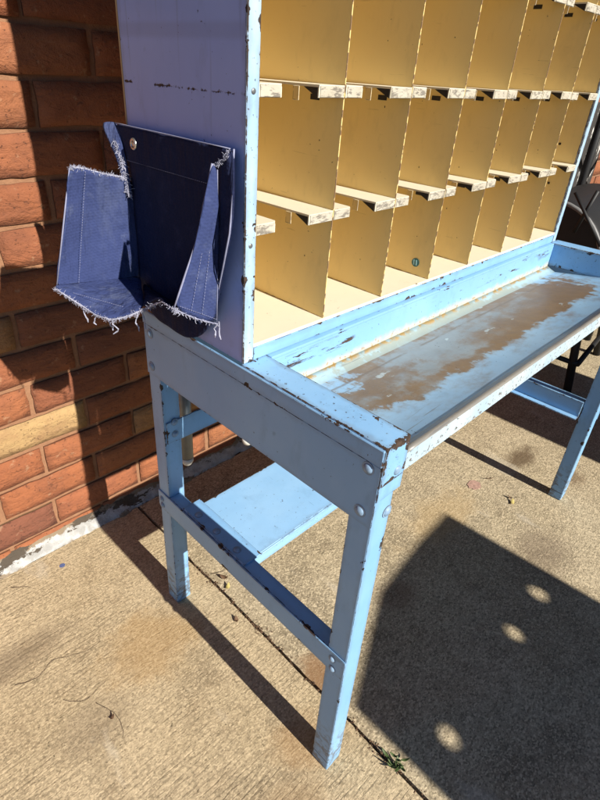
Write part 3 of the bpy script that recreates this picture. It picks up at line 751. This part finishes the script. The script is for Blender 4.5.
def leaf(name, c, L, wd, ang, mat, label, cat='leaf', curl=.003, group=None, par=None):
    b = MB(); g = []
    ca, sa = math.cos(ang), math.sin(ang)
    for i in range(7):
        t = i/6; w = wd*math.sin(PI*min(.98, t*.9+.06))**.8
        row = []
        for j in (-1, 0, 1):
            u, v = (t-.5)*L, j*w/2
            row.append(b.bm.verts.new((c[0]+u*ca-v*sa, c[1]+u*sa+v*ca, c[2]+curl*(t-.4)**2*6 + abs(j)*curl*.6)))
        g.append(row)
    for A, B2 in zip(g, g[1:]):
        for j in range(2): b.bm.faces.new((A[j], A[j+1], B2[j+1], B2[j])).smooth = True
    o = b.build(name, mat, par)
    m = o.modifiers.new('th', 'SOLIDIFY'); m.thickness = .0005
    if par is None: tag(base_origin(o), label, cat, group)
    return o
leaf('fallen_leaf', (.971,.097,.002), .022, .011, .4, M['leaf_y'], 'small pale yellow leaf on the concrete just before the far front leg', 'leaf', group='small fallen leaves')
leaf('fallen_leaf', (.985,.112,.002), .014, .008, 1.8, M['leaf_b'], 'tiny dark leaf beside the pale yellow leaf on the concrete', 'leaf', group='small fallen leaves')
leaf('fallen_leaf', (.128,.47,.002), .020, .012, 2.2, M['leaf_b'], 'dark dry leaf on the concrete beside the near back leg and the joint', 'leaf', group='small fallen leaves')
leaf('fallen_leaf', (.118,.44,.003), .016, .010, .6, M['leaf_y'], 'small yellowish leaf caught in the concrete joint beside the dark dry leaf', 'leaf', group='small fallen leaves')
leaf('fallen_leaf', (.075,.355,.002), .014, .010, 1.1, M['leaf_b'], 'crumpled dark leaf on the concrete left of the joint, under the crossbar', 'leaf', group='small fallen leaves')
leaf('fallen_leaf', (1.02,.20,.002), .03, .004, 2.6, M['leaf_b'], 'thin dark leaf sliver on the concrete near the brown stain', 'leaf', group='small fallen leaves')
leaf('fallen_leaf', (-.245,.352,.002), .010, .007, .3, M['leaf_b'], 'small dark crumb of leaf on the sunlit concrete at the lower left', 'leaf', group='small fallen leaves')
# pink flake
b = MB(); ol = [(.956+.024*math.cos(a)*(1+.28*mnoise.noise((math.cos(a)*2.4, math.sin(a)*2.4, 1))), .219+.019*math.sin(a)*(1+.28*mnoise.noise((math.cos(a)*2.4, math.sin(a)*2.4, 7)))) for a in [2*PI*i/26 for i in range(26)]]
b.prism(ol, .0002, .0012); tag(base_origin(b.build('paint_flake', M['pink'])), 'flat faded pink flake on the concrete under the tray', 'flake')
b = MB(); ol = [(-.155+.007*math.cos(a), .775+.006*math.sin(a)) for a in [2*PI*i/14 for i in range(14)]]
b.prism(ol, .0002, .0010); tag(base_origin(b.build('paint_chip', m_simple('blue_chip', (.08,.11,.24)))), 'tiny dark blue paint chip on the concrete near the wall', 'flake')
def twig(pts, r, label):
    q = []; n_ = len(pts)
    for i in range(n_-1):
        p0, p1, p2, p3 = (Vector(pts[max(0, min(n_-1, i+d))]) for d in (-1, 0, 1, 2))
        for u in range(6):
            t = u/6; v = .5*((2*p1)+(p2-p0)*t+(2*p0-5*p1+4*p2-p3)*t*t+(3*p1-p0-3*p2+p3)*t**3)
            q.append((v.x+.002*mnoise.noise((v.x*90, v.y*90, 1)), v.y+.002*mnoise.noise((v.x*90, v.y*90, 5)), v.z))
    b = MB(); b.tube(q, [.42*r*(1-.6*i/len(q)) for i in range(len(q))], 6)
    tag(base_origin(b.build('twig', M['twig'])), label, 'twig', 'thin twigs on the concrete')
twig([(-.255,.40,.0015),(-.243,.372,.002),(-.237,.345,.002),(-.240,.322,.0015),(-.248,.305,.001)], .0012, 'short bent dark twig lying alone on the sunlit concrete at lower left')
twig([(-.36,.545,.0015),(-.32,.53,.002),(-.28,.545,.002),(-.25,.53,.002),(-.21,.515,.0015),(-.18,.52,.001)], .0010, 'long wavy thin twig on the sunlit concrete left of the back leg')
twig([(-.275,.79,.004),(-.262,.775,.006),(-.25,.77,.005),(-.235,.745,.002)], .0014, 'dark twig at the left edge by the white sealant')
twig([(-.30,.45,.001),(-.27,.42,.002),(-.235,.425,.002),(-.215,.43,.001)], .0009, 'thin curled twig on the concrete between the wavy twig and the bent twig')
twig([(.112,.50,.002),(.14,.485,.004),(.17,.487,.002)], .0013, 'straw-like twig lying across the joint beside the near back leg')
# weed growing from the joint
wd = thing('weed', 'small green weed sprouting from the concrete joint in front of the near leg', 'weed', (.104,-.085,0))
wr = random.Random(4)
for q in range(15):
    a = wr.uniform(0, 2*PI); L = wr.uniform(.009,.024); r0 = wr.uniform(.002,.016)
    leaf('leaf', (.104+r0*math.cos(a)+wr.uniform(-.006,.006), -.085+r0*math.sin(a)+wr.uniform(-.012,.012), .002+wr.uniform(0,.012)), L, wr.uniform(.003,.0065), a+wr.uniform(-.8,.8), M['leaf_g'], '', curl=wr.uniform(.002,.007), par=wd)
MB().tube([(.104,-.085,-.01),(.105,-.084,.006),(.107,-.082,.012)], .0012, 6).build('stem', M['leaf_g'], wd)

# ------------------------------------------------------------------ things beyond the far end
G = thing('barrel_smoker', 'black barrel smoker with grey rim beyond the far end of the table', 'smoker', (2.05,.52,0))
cx, cy, cz, R_ = 1.74, .505, .535, .215
MB().tube([(cx,cy,cz),(cx+.05,cy,cz),(cx+.62,cy+.04,cz)], R_, 40).build('drum', M['black'], G)
MB().torus((cx,cy,cz), (-1,0,0), R_+.004, .008, 48, 8).build('rim', M['grey_rim'], G)
for (x, y, dx, dy) in ((1.80,.25,.02,.07), (1.80,.74,.02,-.06), (2.30,.30,0,.06), (2.30,.76,0,-.06)):
    MB().tube([(x,y,0),(x+dx,y+dy,.46)], .017, 10).build('leg', M['black'], G)
for a_, b_ in (((1.80,.25,.14),(2.30,.30,.14)), ((1.80,.74,.14),(2.30,.76,.14)), ((1.80,.25,.14),(1.80,.74,.14))): MB().tube([a_, b_], .011, 8).build('brace', M['black'], G)
MB().tube([(1.82,.27,.52),(2.05,.20,.66),(2.25,.21,.66),(2.42,.27,.55)], .014, 8).build('handle_bar', M['black'], G)
MB().tube([(1.70,.361,.817),(1.70,.395,.665)], .007, 8).build('door_bar', M['black'], G); MB().tube([(1.69,.43,.80),(1.69,.29,.64)], .006, 8).build('door_bar', M['black'], G)
bd = MB().box(2.25, 2.95, .775, .80, 0, 1.06, .003).build('weathered_board', M['peel'])
bd.rotation_euler = (0,0,0)
tag(base_origin(bd), 'dark weathered board with peeling white paint leaning by the wall beyond the case', 'board')
st = thing('black_stand', 'black steel tube stand in front of the brick wall at the right edge', 'stand', (2.75,.45,0))
for (x, y) in ((2.45,.40),(3.15,.46),(2.5,.68),(3.2,.68)): MB().tube([(x,y,0),(x+.02,y,1.6)], .02, 10).build('post', M['black'], st)
for a_, b_ in (((2.45,.40,.6),(3.15,.46,1.15)), ((2.45,.40,1.2),(3.15,.46,.7)), ((2.47,.40,1.5),(3.17,.46,1.5)), ((2.47,.4,.2),(3.17,.46,.2))): MB().tube([a_, b_], .016, 8).build('brace', M['black'], st)

# ------------------------------------------------------------------ unseen panel and cabinet added in front, shaped to throw the long shadows
KX, KZ = .027, .667
def up(sx, sy, yp): d = sy - yp; return (sx + KX*d, KZ*d)
YP = -1.75
cor = [up(.128,.044,YP), up(.40,.178,YP), up(.60,.205,YP), up(.772,.214,YP), up(.797,-.25,YP), (up(.797,-.25,YP)[0]+.03,.30), (.07,.30), up(.128,-.20,YP)]
holes = [(up(.701,-.102,YP), .0185), (up(.545,-.109,YP), .0165), (up(.224,-.125,YP), .0175)]
pb = MB()
bmv = pb.bm
outer = [bmv.verts.new((x, YP, z)) for x, z in cor]
edges = [bmv.edges.new((outer[i], outer[(i+1)%len(outer)])) for i in range(len(outer))]
for (hx, hz), hr in holes:
    rg = [bmv.verts.new((hx+hr*(1+.22*mnoise.noise((hx*9, math.cos(2*PI*i/20)*1.1, math.sin(2*PI*i/20)*1.1)))*math.cos(2*PI*i/20), YP, hz+hr*.8*(1+.25*mnoise.noise((hx*7, math.cos(2*PI*i/20), math.sin(2*PI*i/20))))*math.sin(2*PI*i/20))) for i in range(20)]
    edges += [bmv.edges.new((rg[i], rg[(i+1)%20])) for i in range(20)]
bmesh.ops.triangle_fill(bmv, edges=edges, use_beauty=True)
ex = bmesh.ops.extrude_face_region(bmv, geom=bmv.faces[:])
bmesh.ops.translate(bmv, vec=(0,-.006,0), verts=[v for v in ex['geom'] if isinstance(v, bmesh.types.BMVert)])
PN = thing('shadow_panel', 'added unseen plywood panel, outline and holes shaped to cast the dappled ground shadow', 'panel', (.45,YP,0))
pb.build('board', M['ply'], PN)
for x in (.2,.72): MB().box(x, x+.05, YP-.05, YP-.0062, .0405, .62).build('post', M['ply'], PN); MB().box(x-.01, x+.06, YP-.22, YP+.16, 0, .04).build('foot', M['ply'], PN)
CB = thing('shadow_box', 'added unseen grey cabinet, placed to shade the ground past the far end', 'cabinet', (1.76,-.95,0))
MB().box(1.432, 2.06, -1.15, -.75, .06, 1.25, .004).build('body', M['cab'], CB)
MB().box(1.445, 1.74, -.749, -.735, .09, 1.22, .003).build('door', M['cab'], CB)
MB().box(1.752, 2.047, -.749, -.735, .09, 1.22, .003).build('door', M['cab'], CB)
for (x, y) in ((1.45,-1.13),(2.0,-1.13),(1.45,-.8),(2.0,-.8)): MB().box(x, x+.04, y, y+.03, 0, .06).build('foot', M['black'], CB)

# unseen eave, fence and shed, added only to cut down the sky light
EV = thing('sky_block_eave', 'added unseen dark eave above the brick wall, blocking sky light', 'eave', (1.5,.2,2.55))
MB().box(-.85, 4.6, -1.06, 1.2, 2.56, 2.70, .004).build('soffit', M['shed'], EV)
MB().box(-.85, 4.6, -1.10, -1.062, 2.52, 2.72, .004).build('fascia', M['shed'], EV)
FN = thing('sky_block_fence', 'added unseen dark fence in front of the table, blocking low sky light', 'fence', (3,-5,0))
for i in range(34): MB().box(-2+.3*i, -2+.3*i+.285, -5.03, -5, 0, 2.8, .003).build('board', M['shed'], FN)
SH = thing('sky_block_shed', 'added unseen dark shed to the right of the table, blocking sky light', 'shed', (6.4,-2,0))
MB().box(5.2, 8, -4.4, .6, 0, 2.9, .01).build('wall', M['shed'], SH)
MB().prism([(-4.6,2.91),(.8,2.91),(-1.9,3.9)], 5.0, 8.2, 'x').build('roof', M['shed'], SH)

# ------------------------------------------------------------------ light
ELEV = math.atan(KZ)
w = bpy.data.worlds.new('World'); S.world = w; w.use_nodes = True
nt = w.node_tree; bg = nt.nodes['Background']
sky = nt.nodes.new('ShaderNodeTexSky'); sky.sky_type = 'NISHITA'; sky.sun_disc = False
sky.ozone_density = 10.0; sky.air_density = 1.2; sky.dust_density = .4; sky.sun_elevation = ELEV; sky.sun_rotation = PI - KX
nt.links.new(sky.outputs[0], bg.inputs[0]); bg.inputs[1].default_value = .06
sd = bpy.data.lights.new('Sun', 'SUN'); sd.energy = 5; sd.angle = math.radians(.53); sd.color = (1,.945,.85)
so = bpy.data.objects.new('Sun', sd); COL.objects.link(so); so.location = (0,-3,4)
so.rotation_euler = Vector((-KX, 1, -KZ)).to_track_quat('-Z', 'Y').to_euler()

# ------------------------------------------------------------------ camera
yaw, pitch, roll = .8022, .5323, .0613
cam_loc = Vector((-.4385,-.2576,1.1348)); F = 533.54; PPX, PPY = 286.4517, 380.2973
fw = Vector((math.sin(yaw)*math.cos(pitch), math.cos(yaw)*math.cos(pitch), -math.sin(pitch)))
rt = Vector((math.cos(yaw), -math.sin(yaw), 0)); upv = rt.cross(fw)
r2 = math.cos(roll)*rt + math.sin(roll)*upv; u2 = -math.sin(roll)*rt + math.cos(roll)*upv
cd = bpy.data.cameras.new('Camera'); co = bpy.data.objects.new('Camera', cd); COL.objects.link(co)
mat = Matrix((r2, u2, -fw)).transposed().to_4x4(); mat.translation = cam_loc
co.matrix_world = mat
cd.sensor_fit = 'VERTICAL'; cd.sensor_height = 36; cd.lens = F/800*36
cd.shift_x = (300-PPX)/800; cd.shift_y = -(400-PPY)/800
cd.clip_start = .02; cd.clip_end = 500
S.camera = co

S.render.engine = 'CYCLES'
S.cycles.use_denoising = True
S.cycles.max_bounces = 10; S.cycles.diffuse_bounces = 6
S.view_settings.view_transform = 'Standard'; S.view_settings.look = 'None'
S.view_settings.exposure = .80; S.view_settings.gamma = 1; S.view_settings.use_curve_mapping = False
S.render.resolution_x, S.render.resolution_y = 768, 1024
